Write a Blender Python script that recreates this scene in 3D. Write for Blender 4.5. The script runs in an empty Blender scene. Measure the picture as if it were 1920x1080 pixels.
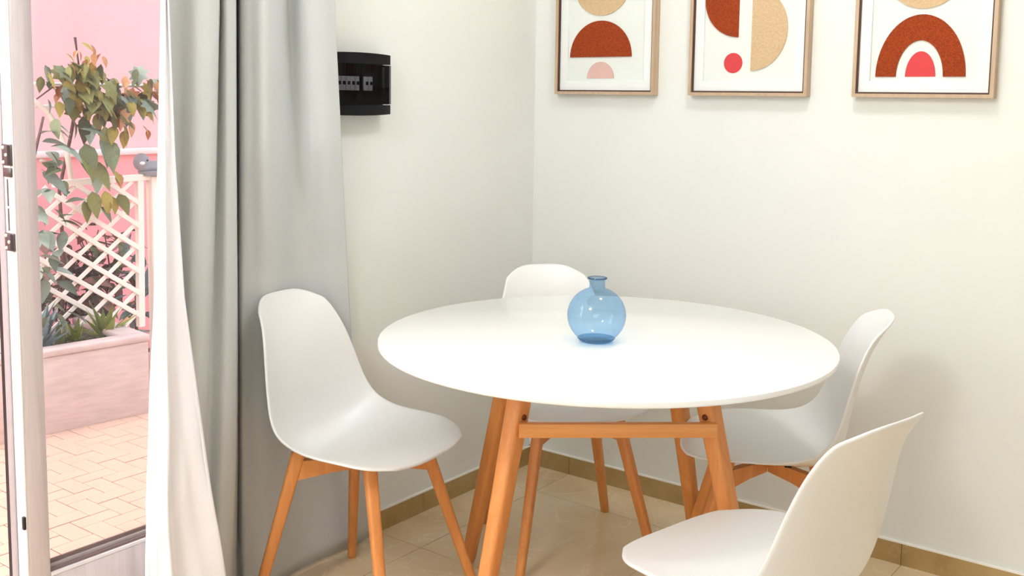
import bpy, bmesh, math, random
import numpy as np
from mathutils import Vector, Matrix

# ------------------------------------------------------------------ camera, world, lights, exposure
scene = bpy.context.scene
C = scene.collection
PI = math.pi

CAM_POS = Vector((2.1976, -3.0284, 1.3365))
YAW, PITCH, ROLL = -0.648, 0.1062, -0.0137
FPX, PPY = 1957.39, 393.9
fw = Vector((math.sin(YAW) * math.cos(PITCH), math.cos(YAW) * math.cos(PITCH), -math.sin(PITCH)))
rt0 = Vector((math.cos(YAW), -math.sin(YAW), 0.0))
dn0 = fw.cross(rt0)
rt = math.cos(ROLL) * rt0 + math.sin(ROLL) * dn0
dn = -math.sin(ROLL) * rt0 + math.cos(ROLL) * dn0
cd = bpy.data.cameras.new('camera')
cam = bpy.data.objects.new('camera', cd)
C.objects.link(cam)
cam.matrix_world = Matrix(((rt.x, -dn.x, -fw.x, CAM_POS.x), (rt.y, -dn.y, -fw.y, CAM_POS.y),
                           (rt.z, -dn.z, -fw.z, CAM_POS.z), (0, 0, 0, 1)))
cd.sensor_fit = 'HORIZONTAL'
cd.sensor_width = 36.0
cd.lens = FPX / 1920 * 36
cd.shift_x = 0.0
cd.shift_y = (PPY - 540) / 1920
cd.clip_start = 0.05
scene.camera = cam

vs = scene.view_settings
vs.view_transform = 'Standard'
vs.look = 'None'
vs.gamma = 1.0
vs.use_curve_mapping = False
vs.exposure = -0.06

world = bpy.data.worlds.new('sky')
scene.world = world
world.use_nodes = True
wn = world.node_tree.nodes
wl = world.node_tree.links
wn.clear()
w_out = wn.new('ShaderNodeOutputWorld')
w_bg = wn.new('ShaderNodeBackground')
w_sky = wn.new('ShaderNodeTexSky')
w_sky.sky_type = 'NISHITA'
w_sky.sun_disc = False
w_sky.sun_elevation = math.radians(50)
w_sky.sun_rotation = math.radians(200)
w_sky.air_density = 1.0
w_sky.dust_density = 3.0
w_bg.inputs['Strength'].default_value = 1.2
w_haze = wn.new('ShaderNodeMix')
w_haze.data_type = 'RGBA'
w_haze.inputs[0].default_value = 0.6          # thin bright haze over the blue
w_haze.inputs[7].default_value = (1.75, 1.62, 1.50, 1)
wl.new(w_sky.outputs[0], w_haze.inputs[6])
wl.new(w_haze.outputs[2], w_bg.inputs['Color'])
wl.new(w_bg.outputs[0], w_out.inputs['Surface'])


def area(name, loc, target, size, power, color, shape='DISK', size_y=None):
    l = bpy.data.lights.new(name, 'AREA')
    l.shape = shape
    l.size = size
    if size_y:
        l.size_y = size_y
    l.energy = power
    l.color = color
    o = bpy.data.objects.new(name, l)
    C.objects.link(o)
    o.location = loc
    o.rotation_euler = (Vector(target) - Vector(loc)).to_track_quat('-Z', 'Y').to_euler()
    return o


# the ceiling lamp over the table and the two lamps further back in the room
def globe(loc, power, color, radius=0.12):
    l = bpy.data.lights.new('lamp_light', 'POINT')
    l.energy = power
    l.color = color
    l.shadow_soft_size = radius
    o = bpy.data.objects.new('lamp_light', l)
    C.objects.link(o)
    o.location = loc


globe((1.30, -0.90, 2.62), 32, (0.915, 0.965, 1.0))
globe((1.00, -3.50, 2.62), 90, (0.93, 0.96, 1.0), 0.22)
# added daylight fill, placed at an unseen, invented window behind the camera
area('added_fill', (3.0, -4.95, 1.55), (1.2, 0.0, 1.0), 1.5, 9, (0.86, 0.93, 1.0), 'RECTANGLE', 1.3)

random.seed(7)
rng = random.Random(11)

# ------------------------------------------------------------------ helpers


def link(o, parent=None):
    C.objects.link(o)
    if parent is not None:
        o.parent = parent
    return o


def tag(o, label=None, cat=None, group=None, kind=None):
    if label:
        o['label'] = label
    if cat:
        o['category'] = cat
    if group:
        o['group'] = group
    if kind:
        o['kind'] = kind
    return o


def empty(name, loc=(0, 0, 0), rz=0.0):
    o = bpy.data.objects.new(name, None)
    o.empty_display_size = 0.1
    C.objects.link(o)
    o.location = loc
    o.rotation_euler = (0, 0, rz)
    return o


def mesh_obj(name, bm, mat, parent=None, smooth=False, angle=None):
    me = bpy.data.meshes.new(name)
    bmesh.ops.recalc_face_normals(bm, faces=bm.faces)
    bm.to_mesh(me)
    bm.free()
    for m in (mat if isinstance(mat, (list, tuple)) else [mat]):
        me.materials.append(m)
    if smooth:
        for p in me.polygons:
            p.use_smooth = True
        if angle is not None:
            me.set_sharp_from_angle(angle=math.radians(angle))
    return link(bpy.data.objects.new(name, me), parent)


def add_box(bm, lo, hi, bevel=0.0, seg=1, mat=None):
    g = bmesh.ops.create_cube(bm, size=1.0)
    M = Matrix.Translation([(a + b) / 2 for a, b in zip(lo, hi)]) @ Matrix.Diagonal(
        [max(b - a, 1e-5) for a, b in zip(lo, hi)] + [1])
    bmesh.ops.transform(bm, matrix=M, verts=g['verts'])
    fs = {f for v in g['verts'] for f in v.link_faces}
    if bevel > 0:
        es = list({e for v in g['verts'] for e in v.link_edges})
        r = bmesh.ops.bevel(bm, geom=es, offset=bevel, segments=seg, affect='EDGES', profile=0.5)
        fs = set(r['faces']) | {f for f in fs if f.is_valid}
    if mat is not None:
        for f in fs:
            if f.is_valid:
                f.material_index = mat


def box(name, lo, hi, mat, parent=None, bevel=0.0, seg=1):
    bm = bmesh.new()
    add_box(bm, lo, hi, bevel, seg)
    return mesh_obj(name, bm, mat, parent, smooth=bevel > 0, angle=50)


def loft(bm, rings, cap=True, closed=True):
    vr = [[bm.verts.new(p) for p in r] for r in rings]
    n = len(vr[0])
    for a, b in zip(vr[:-1], vr[1:]):
        for i in range(n if closed else n - 1):
            j = (i + 1) % n
            bm.faces.new((a[i], a[j], b[j], b[i]))
    if cap and closed:
        bm.faces.new(vr[0][::-1])
        bm.faces.new(vr[-1])
    return vr


def lathe(bm, prof, n=48, centre=(0, 0, 0), cap=True):
    rings = []
    for r, z in prof:
        rings.append([(centre[0] + r * math.cos(2 * PI * i / n), centre[1] + r * math.sin(2 * PI * i / n), centre[2] + z)
                      for i in range(n)])
    return loft(bm, rings, cap)


def tube(bm, pts, r, n=8, r2=None):
    pts = [Vector(p) for p in pts]
    rings = []
    for i, p in enumerate(pts):
        d = (pts[min(i + 1, len(pts) - 1)] - pts[max(i - 1, 0)]).normalized()
        a = d.cross(Vector((0, 0, 1)))
        if a.length < 1e-3:
            a = Vector((1, 0, 0))
        a.normalize()
        b = d.cross(a).normalized()
        rr = r if r2 is None else r + (r2 - r) * i / (len(pts) - 1)
        rings.append([p + rr * (math.cos(2 * PI * k / n) * a + math.sin(2 * PI * k / n) * b) for k in range(n)])
    loft(bm, rings)


def rounded_rect(w, h, r, k=3):
    """outline points of a w x h rectangle with rounded corners, centred"""
    pts = []
    for cx, cy, a0 in ((w / 2 - r, h / 2 - r, 0), (-w / 2 + r, h / 2 - r, PI / 2),
                       (-w / 2 + r, -h / 2 + r, PI), (w / 2 - r, -h / 2 + r, 1.5 * PI)):
        for i in range(k + 1):
            a = a0 + PI / 2 * i / k
            pts.append((cx + r * math.cos(a), cy + r * math.sin(a)))
    return pts


def spar(name, A, B, uax, sa, sb, rad, mat, parent, k=3, flat_ends=True):
    """a tapered bar from A to B; uax = direction of the first section side; sa / sb = (width, depth) at A and B.
    the section stays horizontal when flat_ends so feet stand flat on the floor.  The mesh z axis runs along the bar."""
    A, B = Vector(A), Vector(B)
    d = (B - A).normalized()
    u = Vector(uax).normalized()
    if not flat_ends:
        u = (u - u.dot(d) * d).normalized()
        v = d.cross(u).normalized()
    else:
        v = Vector((0, 0, 1)).cross(u).normalized()
    bm = bmesh.new()
    rings = []
    for t in (0, 0.02, 0.5, 0.98, 1.0):
        w = sa[0] + (sb[0] - sa[0]) * t
        h = sa[1] + (sb[1] - sa[1]) * t
        if t in (0, 1.0):
            w -= 0.003
            h -= 0.003
        p = A + (B - A) * t
        rings.append([p + u * x + v * y for x, y in rounded_rect(w, h, min(rad, w * .45, h * .45), k)])
    loft(bm, rings)
    return mesh_obj(name, bm, mat, parent, smooth=True, angle=40)


# ------------------------------------------------------------------ materials


def srgb(r, g, b):
    f = lambda c: (c / 255 / 12.92) if c / 255 <= 0.04045 else ((c / 255 + 0.055) / 1.055) ** 2.4
    return (f(r), f(g), f(b), 1.0)


def new_mat(name):
    m = bpy.data.materials.new(name)
    m.use_nodes = True
    nt = m.node_tree
    b = nt.nodes['Principled BSDF']
    return m, nt, b


def simple(name, col, rough=0.5, metal=0.0, var=0.0, scale=40.0, bump=0.0, coat=0.0, spec=0.5, stretch=None):
    m, nt, b = new_mat(name)
    b.inputs['Roughness'].default_value = rough
    b.inputs['Metallic'].default_value = metal
    b.inputs['Coat Weight'].default_value = coat
    b.inputs['Specular IOR Level'].default_value = spec
    tc = nt.nodes.new('ShaderNodeTexCoord')
    nz = nt.nodes.new('ShaderNodeTexNoise')
    nz.inputs['Scale'].default_value = scale
    nz.inputs['Detail'].default_value = 4
    if stretch:
        mp = nt.nodes.new('ShaderNodeMapping')
        mp.inputs['Scale'].default_value = stretch
        nt.links.new(tc.outputs['Object'], mp.inputs['Vector'])
        nt.links.new(mp.outputs[0], nz.inputs['Vector'])
    else:
        nt.links.new(tc.outputs['Object'], nz.inputs['Vector'])
    rp = nt.nodes.new('ShaderNodeValToRGB')
    c = Vector(col[:3])
    rp.color_ramp.elements[0].position = 0.3
    rp.color_ramp.elements[1].position = 0.7
    rp.color_ramp.elements[0].color = (*(c * (1 - var)), 1)
    rp.color_ramp.elements[1].color = (*[min(1, x * (1 + var)) for x in c], 1)
    nt.links.new(nz.outputs['Fac'], rp.inputs['Fac'])
    nt.links.new(rp.outputs['Color'], b.inputs['Base Color'])
    if bump:
        bp = nt.nodes.new('ShaderNodeBump')
        bp.inputs['Strength'].default_value = bump
        bp.inputs['Distance'].default_value = 0.002
        nt.links.new(nz.outputs['Fac'], bp.inputs['Height'])
        nt.links.new(bp.outputs[0], b.inputs['Normal'])
    return m


def wood(name, light, dark, axis='Z', rough=0.35, ring=26.0):
    m, nt, b = new_mat(name)
    b.inputs['Roughness'].default_value = rough
    tc = nt.nodes.new('ShaderNodeTexCoord')
    mp = nt.nodes.new('ShaderNodeMapping')
    s = [ring, ring, ring]
    s['XYZ'.index(axis)] = ring * 0.06
    mp.inputs['Scale'].default_value = s
    nz = nt.nodes.new('ShaderNodeTexNoise')
    nz.inputs['Scale'].default_value = 1.6
    nz.inputs['Detail'].default_value = 6
    nz.inputs['Distortion'].default_value = 0.6
    wv = nt.nodes.new('ShaderNodeTexNoise')
    wv.inputs['Scale'].default_value = 9.0
    wv.inputs['Detail'].default_value = 3
    oi = nt.nodes.new('ShaderNodeObjectInfo')
    ad = nt.nodes.new('ShaderNodeVectorMath')
    ad.operation = 'ADD'
    mx = nt.nodes.new('ShaderNodeMix')
    mx.data_type = 'RGBA'
    mth = nt.nodes.new('ShaderNodeMath')
    mth.operation = 'MULTIPLY_ADD'
    mth.inputs[1].default_value = 0.35
    rp = nt.nodes.new('ShaderNodeMapRange')
    rp.inputs['From Min'].default_value = 0.35
    rp.inputs['From Max'].default_value = 1.2
    sc = nt.nodes.new('ShaderNodeMath')
    sc.operation = 'MULTIPLY'
    sc.inputs[1].default_value = 9.0
    L = nt.links.new
    L(tc.outputs['Object'], mp.inputs['Vector'])
    L(oi.outputs['Random'], sc.inputs[0])
    L(mp.outputs[0], ad.inputs[0])
    L(sc.outputs[0], ad.inputs[1])
    L(ad.outputs[0], nz.inputs['Vector'])
    L(ad.outputs[0], wv.inputs['Vector'])
    L(wv.outputs['Fac'], mth.inputs[0])
    L(nz.outputs['Fac'], mth.inputs[2])
    L(mth.outputs[0], rp.inputs['Value'])
    L(rp.outputs[0], mx.inputs[0])
    mx.inputs[6].default_value = light
    mx.inputs[7].default_value = dark
    L(mx.outputs[2], b.inputs['Base Color'])
    return m


def marble(name, base, dark, vein, scale=2.2, rough=0.22, objrand=True):
    m, nt, b = new_mat(name)
    b.inputs['Roughness'].default_value = rough
    L = nt.links.new
    geo = nt.nodes.new('ShaderNodeNewGeometry')
    n1 = nt.nodes.new('ShaderNodeTexNoise')
    n1.inputs['Scale'].default_value = scale
    n1.inputs['Detail'].default_value = 7
    n1.inputs['Distortion'].default_value = 1.2
    n2 = nt.nodes.new('ShaderNodeTexNoise')
    n2.inputs['Scale'].default_value = scale * 1.3
    n2.inputs['Detail'].default_value = 3
    n2.inputs['Distortion'].default_value = 2.0
    L(geo.outputs['Position'], n1.inputs['Vector'])
    L(geo.outputs['Position'], n2.inputs['Vector'])
    r1 = nt.nodes.new('ShaderNodeValToRGB')
    r1.color_ramp.elements[0].position = 0.3
    r1.color_ramp.elements[1].position = 0.72
    r1.color_ramp.elements[0].color = dark
    r1.color_ramp.elements[1].color = base
    L(n1.outputs['Fac'], r1.inputs['Fac'])
    r2 = nt.nodes.new('ShaderNodeValToRGB')
    e = r2.color_ramp.elements
    e[0].position = 0.485
    e[0].color = (0, 0, 0, 1)
    e[1].position = 0.515
    e[1].color = (0, 0, 0, 1)
    k = e.new(0.5)
    k.color = (0.55, 0.55, 0.55, 1)
    L(n2.outputs['Fac'], r2.inputs['Fac'])
    mx = nt.nodes.new('ShaderNodeMix')
    mx.data_type = 'RGBA'
    L(r2.outputs['Color'], mx.inputs[0])
    L(r1.outputs['Color'], mx.inputs[6])
    mx.inputs[7].default_value = vein
    L(mx.outputs[2], b.inputs['Base Color'])
    return m


def thin_glass(name, tint, edge=None, gloss=1.0):
    m = bpy.data.materials.new(name)
    m.use_nodes = True
    nt = m.node_tree
    nt.nodes.clear()
    L = nt.links.new
    out = nt.nodes.new('ShaderNodeOutputMaterial')
    tr = nt.nodes.new('ShaderNodeBsdfTransparent')
    gl = nt.nodes.new('ShaderNodeBsdfGlossy')
    gl.inputs['Roughness'].default_value = 0.02
    fw_ = nt.nodes.new('ShaderNodeLayerWeight')      # Schlick reflectance of a thin pane
    fw_.inputs['Blend'].default_value = 0.5
    f5 = nt.nodes.new('ShaderNodeMath')
    f5.operation = 'POWER'
    f5.inputs[1].default_value = 5.0
    fr = nt.nodes.new('ShaderNodeMath')
    fr.operation = 'MULTIPLY_ADD'
    fr.inputs[1].default_value = 0.80
    fr.inputs[2].default_value = 0.05
    L(fw_.outputs['Facing'], f5.inputs[0])
    L(f5.outputs[0], fr.inputs[0])
    mu = nt.nodes.new('ShaderNodeMath')
    mu.operation = 'MULTIPLY'
    mu.inputs[1].default_value = gloss
    mx = nt.nodes.new('ShaderNodeMixShader')
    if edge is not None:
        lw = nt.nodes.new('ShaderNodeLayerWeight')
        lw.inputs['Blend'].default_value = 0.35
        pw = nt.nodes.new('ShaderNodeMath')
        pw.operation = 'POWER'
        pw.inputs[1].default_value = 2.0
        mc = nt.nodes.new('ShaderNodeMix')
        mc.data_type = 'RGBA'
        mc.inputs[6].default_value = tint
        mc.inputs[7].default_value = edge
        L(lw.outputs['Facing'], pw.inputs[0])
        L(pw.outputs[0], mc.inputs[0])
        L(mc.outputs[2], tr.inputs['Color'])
    else:
        tr.inputs['Color'].default_value = tint
    L(fr.outputs[0], mu.inputs[0])
    L(mu.outputs[0], mx.inputs[0])
    L(tr.outputs[0], mx.inputs[1])
    L(gl.outputs[0], mx.inputs[2])
    L(mx.outputs[0], out.inputs['Surface'])
    return m


M_wall = simple('wall_paint', srgb(235, 236, 231), 0.55, var=0.012, scale=3.0, bump=0.03)
M_ceiling = simple('ceiling_paint', srgb(245, 244, 240), 0.7, var=0.01, scale=4)
M_floor = marble('floor_marble', srgb(240, 219, 184), srgb(224, 197, 156), srgb(246, 230, 202))
M_grout = simple('floor_grout', srgb(190, 165, 120), 0.8, var=0.05)
M_base = marble('baseboard_marble', srgb(188, 160, 108), srgb(170, 138, 88), srgb(190, 164, 116), scale=5)
M_caulk = simple('caulk', srgb(248, 244, 236), 0.6, var=0.02)
M_white_top = simple('white_lacquer', srgb(246, 246, 243), 0.22, var=0.005, coat=0.3)
M_shell = simple('white_plastic', srgb(238, 238, 237), 0.32, var=0.006)
M_beech = wood('beech_wood', srgb(234, 162, 92), srgb(206, 120, 56))
M_beech_x = wood('beech_rail', srgb(242, 176, 106), srgb(216, 136, 68), 'X')
M_metal_black = simple('black_metal', (0.02, 0.02, 0.022, 1), 0.4, 0.6, var=0.1)
M_bolt = simple('bronze_bolt', srgb(120, 62, 36), 0.35, 0.7, var=0.1)
M_curtain = simple('grey_curtain_cloth', srgb(209, 212, 212), 0.85, var=0.03, scale=300, bump=0.08, spec=0.2)
M_lining = simple('white_lining_cloth', srgb(249, 248, 255), 0.8, var=0.015, scale=200, bump=0.06, spec=0.2)
M_door = wood('pale_oak_laminate', srgb(222, 214, 216), srgb(184, 174, 174), rough=0.45, ring=22)
M_upvc = simple('white_door_edge', srgb(240, 238, 240), 0.4, var=0.01)
M_gasket = simple('black_gasket', (0.012, 0.012, 0.014, 1), 0.6, var=0.1)
M_alu = simple('grey_glazing_bead', srgb(190, 182, 180), 0.4, 0.2, var=0.03)
M_rebate = simple('grey_rebate', srgb(176, 172, 176), 0.5, var=0.04)
M_bead = simple('brown_glazing_bead', srgb(128, 108, 102), 0.5, var=0.05)
M_steel = simple('steel_strike', srgb(105, 103, 102), 0.35, 0.7, var=0.15)
M_glass = thin_glass('door_glass', (0.93, 0.95, 0.95, 1))
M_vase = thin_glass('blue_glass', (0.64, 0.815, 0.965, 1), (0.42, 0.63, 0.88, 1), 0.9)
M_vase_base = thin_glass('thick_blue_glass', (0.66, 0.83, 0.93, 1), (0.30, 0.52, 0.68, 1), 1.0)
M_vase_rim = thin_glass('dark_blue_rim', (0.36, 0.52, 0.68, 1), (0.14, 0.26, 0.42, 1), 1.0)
M_blackbox = simple('black_plastic', (0.008, 0.008, 0.010, 1), 0.3, var=0.05, spec=0.12)
M_smoke = thin_glass('smoked_acrylic', (0.42, 0.42, 0.45, 1), None, 0.25)
M_breaker = simple('pale_grey_breaker', srgb(205, 205, 205), 0.5, var=0.02)
M_frame = wood('bronze_wood_frame', srgb(206, 180, 152), srgb(172, 142, 112), rough=0.4, ring=40)
M_frame_lip = simple('dark_frame_lip', srgb(70, 40, 26), 0.5, var=0.08)
M_mat = simple('white_mount', srgb(240, 241, 240), 0.6, var=0.004)
M_paper = simple('pale_artwork_ground', srgb(230, 234, 229), 0.7, var=0.006, scale=60)
M_rust = simple('rust_felt', srgb(150, 55, 0), 0.9, var=0.38, scale=260, bump=0.8)
M_sand = simple('sand_felt', srgb(208, 178, 140), 0.9, var=0.10, scale=200, bump=0.7)
M_coral = simple('coral_print', srgb(212, 62, 66), 0.7, var=0.02)
M_blush = simple('blush_print', srgb(218, 180, 172), 0.7, var=0.02)
M_pink = simple('pink_render', srgb(255, 190, 188), 0.9, var=0.02, scale=5, bump=0.2)
M_pink2 = simple('deep_pink_render', srgb(252, 168, 168), 0.9, var=0.03, scale=5, bump=0.2)
M_ledge = simple('pale_ledge', srgb(250, 222, 216), 0.8, var=0.03)
M_planter = simple('planter_stone', srgb(212, 190, 183), 0.85, var=0.10, scale=9, bump=0.8, stretch=(1, 1, 5))
M_soil = simple('dark_soil', srgb(96, 86, 82), 0.95, var=0.3, scale=50, bump=1)
M_brick = simple('terrace_brick', srgb(212, 176, 154), 0.75, var=0.05, scale=9)
M_joint = simple('terrace_joint', srgb(108, 78, 66), 0.9, var=0.08)
M_trellis = simple('cream_trellis_paint', srgb(252, 240, 226), 0.6, var=0.02)
M_rod = simple('white_rod', srgb(250, 246, 244), 0.5, var=0.02)
M_stem = simple('vine_stem', srgb(104, 76, 66), 0.8, var=0.2)
M_leafs = [simple('olive_leaf', srgb(158, 158, 92), 0.6, var=0.22, scale=30),
           simple('dark_leaf', srgb(128, 136, 96), 0.6, var=0.22, scale=30),
           simple('yellow_leaf', srgb(206, 188, 96), 0.6, var=0.2, scale=30),
           simple('grey_green_leaf', srgb(172, 186, 168), 0.6, var=0.15, scale=30),
           simple('rusty_leaf', srgb(220, 166, 116), 0.6, var=0.2, scale=30)]
M_shrub = simple('shrub_leaf', srgb(122, 116, 106), 0.7, var=0.25, scale=30)  # dull brown-grey colour of the low shrub leaves
M_shrub2 = simple('shrub_rose_leaf', srgb(182, 140, 124), 0.7, var=0.25, scale=30)
M_agave = simple('fresh_green_leaf', srgb(160, 172, 80), 0.55, var=0.2, scale=30)
M_agave2 = simple('blue_green_leaf', srgb(150, 176, 178), 0.55, var=0.2, scale=30)
M_duck = simple('grey_ceramic', srgb(150, 150, 154), 0.5, var=0.08, scale=20)
M_globe = thin_glass('clear_globe', (0.98, 0.97, 0.95, 1), None, 0.3)

# ------------------------------------------------------------------ room shell
RX, RY, RH = 5.6, -5.0, 2.90
DOOR_Y0, DOOR_Y1, DOOR_H = -3.10, -1.00, 2.22      # opening in the left wall
WT = 0.24                                           # wall thickness


def structure(name, bm, mat, parent=None):
    o = mesh_obj(name, bm, mat, parent)
    if parent is None:
        o['kind'] = 'structure'
    return o


# floor: a bed of grout with marble tiles on it
bm = bmesh.new()
add_box(bm, (0, RY, -0.06), (RX, 0, -0.003))
floor = structure('floor', bm, M_grout)
TS = 0.5835
tile_me = None
ix = 0
x0 = 0.184 - TS
while x0 < RX:
    y1 = -0.215 + TS
    while y1 > RY:
        a, b = max(x0 + 0.001, 0.0), min(x0 + TS - 0.001, RX)
        c, d = max(y1 - TS + 0.001, RY), min(y1 - 0.001, 0.0)
        if b - a > 0.02 and d - c > 0.02:
            bm = bmesh.new()
            add_box(bm, (a, c, -0.012), (b, d, 0.0))
            mesh_obj('tile', bm, M_floor, floor)
        y1 -= TS
    x0 += TS

bm = bmesh.new()
add_box(bm, (-WT, DOOR_Y1, -0.06), (0, WT, RH))
add_box(bm, (-WT, RY, -0.06), (0, DOOR_Y0, RH))
add_box(bm, (-WT, DOOR_Y0, DOOR_H), (0, DOOR_Y1, RH))
structure('wall_left', bm, M_wall)
bm = bmesh.new()
add_box(bm, (0, 0, -0.06), (RX, WT, RH))
structure('wall_back', bm, M_wall)
bm = bmesh.new()
add_box(bm, (RX, RY, -0.06), (RX + WT, WT, RH))
structure('wall_right', bm, M_wall)
bm = bmesh.new()      # wall behind the camera, with an opening added for the daylight fill
add_box(bm, (-WT, RY - WT, -0.06), (2.2, RY, RH))
add_box(bm, (3.8, RY - WT, -0.06), (RX + WT, RY, RH))
add_box(bm, (2.2, RY - WT, -0.06), (3.8, RY, 0.85))
add_box(bm, (2.2, RY - WT, 2.25), (3.8, RY, RH))
structure('wall_front', bm, M_wall)
bm = bmesh.new()
add_box(bm, (-WT, RY - WT, RH), (RX + WT, WT, RH + 0.12))
structure('ceiling', bm, M_ceiling)
bm = bmesh.new()
for lo, hi in (((2.2, -5.14, 0.85), (2.26, -5.08, 2.25)), ((3.74, -5.14, 0.85), (3.8, -5.08, 2.25)),
               ((2.26, -5.14, 0.85), (3.74, -5.08, 0.91)), ((2.26, -5.14, 2.19), (3.74, -5.08, 2.25)),
               ((2.97, -5.14, 0.91), (3.03, -5.08, 2.19))):
    add_box(bm, lo, hi)
win = structure('added_window_1', bm, M_upvc)  # unseen window, added to go with the fill light
box('pane', (2.26, -5.113, 0.91), (2.97, -5.107, 2.19), M_glass, win)
box('pane', (3.03, -5.113, 0.91), (3.74, -5.107, 2.19), M_glass, win)

# baseboards made of marble tiles with a bead of caulk above
HB = 0.064
bm = bmesh.new()
add_box(bm, (0.0, -0.004, 0.0), (RX, 0.0, HB - 0.002))
bb = structure('baseboard_back', bm, M_grout)
xs = [0.009] + [0.184 + 0.5835 * i for i in range(10)] + [RX]
for a, b in zip(xs[:-1], xs[1:]):
    box('tile', (a + 0.001, -0.009, 0.0), (b - 0.001, -0.003, HB), M_base, bb)
box('caulk_bead', (0.0, -0.009, HB), (RX, 0.0, HB + 0.0045), M_caulk, bb)
bm = bmesh.new()
add_box(bm, (0.0, -0.815, 0.0), (0.004, -0.009, HB - 0.002))
bl = structure('baseboard_left', bm, M_grout)
ys = [-0.815, -0.592, -0.009]
for a, b in zip(ys[:-1], ys[1:]):
    box('tile', (0.003, a + 0.001, 0.0), (0.009, b - 0.001, HB), M_base, bl)
box('caulk_bead', (0.0, -0.815, HB), (0.009, -0.0, HB + 0.0045), M_caulk, bl)

# ------------------------------------------------------------------ glazed door in the left wall
XI, XO = -0.055, -0.130                  # inner and outer face of the closed leaf
YS0, YS1 = -1.863, -1.813                # stile seen at the free edge
door = empty('door_1', (XI, YS0, 0))
tag(door, kind='structure')


def dbox(name, lo, hi, mat, bevel=0.0, parent=door):
    o = box(name, [a - b for a, b in zip(lo, (XI, YS0, 0))], [a - b for a, b in zip(hi, (XI, YS0, 0))], mat, parent, bevel)
    return o


ZB = 0.215
stile = dbox('stile', (XO, YS0, 0.03), (XI, YS1, DOOR_H - 0.06), M_door, 0.003)
dbox('stile', (XO, DOOR_Y1 - 0.10, 0.03), (XI, DOOR_Y1 - 0.04, DOOR_H - 0.06), M_door, 0.003)
dbox('bottom_rail', (XO, YS1, 0.03), (XI, DOOR_Y1 - 0.10, ZB), M_door, 0.003)
dbox('top_rail', (XO, YS1, DOOR_H - 0.16), (XI, DOOR_Y1 - 0.10, DOOR_H - 0.06), M_door, 0.003)
dbox('glazing_bead', (XI - 0.012, YS1, ZB), (XI, DOOR_Y1 - 0.10, ZB + 0.007), M_upvc)
dbox('glazing_bead', (XI - 0.022, YS1, ZB + 0.007), (XI - 0.008, DOOR_Y1 - 0.10, ZB + 0.013), M_bead)
dbox('glazing_bead', (XI - 0.028, YS1, ZB + 0.013), (XI - 0.018, DOOR_Y1 - 0.10, ZB + 0.020), M_alu)
dbox('glazing_bead', (XI - 0.031, YS1, ZB + 0.020), (XI - 0.026, DOOR_Y1 - 0.10, ZB + 0.029), M_bead)
dbox('glazing_bead', (XI - 0.030, YS1, ZB + 0.029), (XI - 0.012, YS1 + 0.004, DOOR_H - 0.16), M_alu)
dbox('glass_pane', (XI - 0.040, YS1, ZB), (XI - 0.034, DOOR_Y1 - 0.10, DOOR_H - 0.16), M_glass)
# free edge of the leaf: white steps, grey step and a black gasket
dbox('edge_strip', (XI - 0.022, YS0 - 0.004, 0.04), (XI - 0.002, YS0, DOOR_H - 0.07), M_upvc, 0.001)
dbox('edge_strip', (XI - 0.046, YS0 - 0.002, 0.04), (XI - 0.0235, YS0, DOOR_H - 0.07), M_upvc, 0.0008)
dbox('rebate_strip', (XO + 0.001, YS0 - 0.004, 0.04), (XI - 0.0475, YS0, DOOR_H - 0.07), M_rebate, 0.001)
dbox('gasket', (XO - 0.012, YS0 - 0.004, 0.04), (XO + 0.001, YS0 + 0.010, DOOR_H - 0.07), M_gasket)
# lock keeps on the edge
dbox('lock_keep', (XI - 0.034, YS0 - 0.0055, 0.98), (XI - 0.010, YS0 - 0.0035, 1.255), M_caulk)
for z0, z1 in ((1.175, 1.222), (0.985, 1.025)):
    k = dbox('strike_plate', (XI - 0.041, YS0 - 0.0085, z0), (XI - 0.002, YS0 - 0.004, z1), M_steel, 0.001)
    dbox('plate_recess', (XI - 0.016, YS0 - 0.0090, z0 + 0.002), (XI - 0.003, YS0 - 0.0080, z1 - 0.002), M_gasket)
    for dx, dz in ((-0.033, 0.85), (-0.021, 0.5), (-0.033, 0.15)):
        bm = bmesh.new()
        bmesh.ops.create_uvsphere(bm, u_segments=8, v_segments=6, radius=0.0042)
        bmesh.ops.translate(bm, verts=bm.verts, vec=(dx, -0.0085, z0 + (z1 - z0) * dz))
        mesh_obj('screw_head', bm, M_caulk, k, True)
dbox('strike_block', (XI - 0.038, YS0 - 0.0085, 1.150), (XI - 0.004, YS0 - 0.004, 1.170), M_steel, 0.001)
dbox('keep_slot', (XI - 0.027, YS0 - 0.0065, 1.085), (XI - 0.022, YS0 - 0.0045, 1.145), M_steel)
dbox('keep_slot', (XI - 0.027, YS0 - 0.0065, 1.030), (XI - 0.022, YS0 - 0.0045, 1.080), M_steel)
dbox('keep_catch', (XI - 0.010, YS0 - 0.010, 0.345), (XI - 0.001, YS0 - 0.004, 0.375), M_gasket, 0.001)
# fixed frame around the opening
bm = bmesh.new()
add_box(bm, (-0.145, DOOR_Y1 - 0.04, 0.0), (-0.035, DOOR_Y1, DOOR_H))
add_box(bm, (-0.145, DOOR_Y0, 0.0), (-0.035, DOOR_Y0 + 0.04, DOOR_H))
add_box(bm, (-0.145, DOOR_Y0 + 0.04, DOOR_H - 0.05), (-0.035, DOOR_Y1 - 0.04, DOOR_H))
add_box(bm, (-WT, DOOR_Y0 + 0.04, -0.06), (-0.02, DOOR_Y1 - 0.04, 0.02))
structure('trim_1', bm, M_door)

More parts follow.
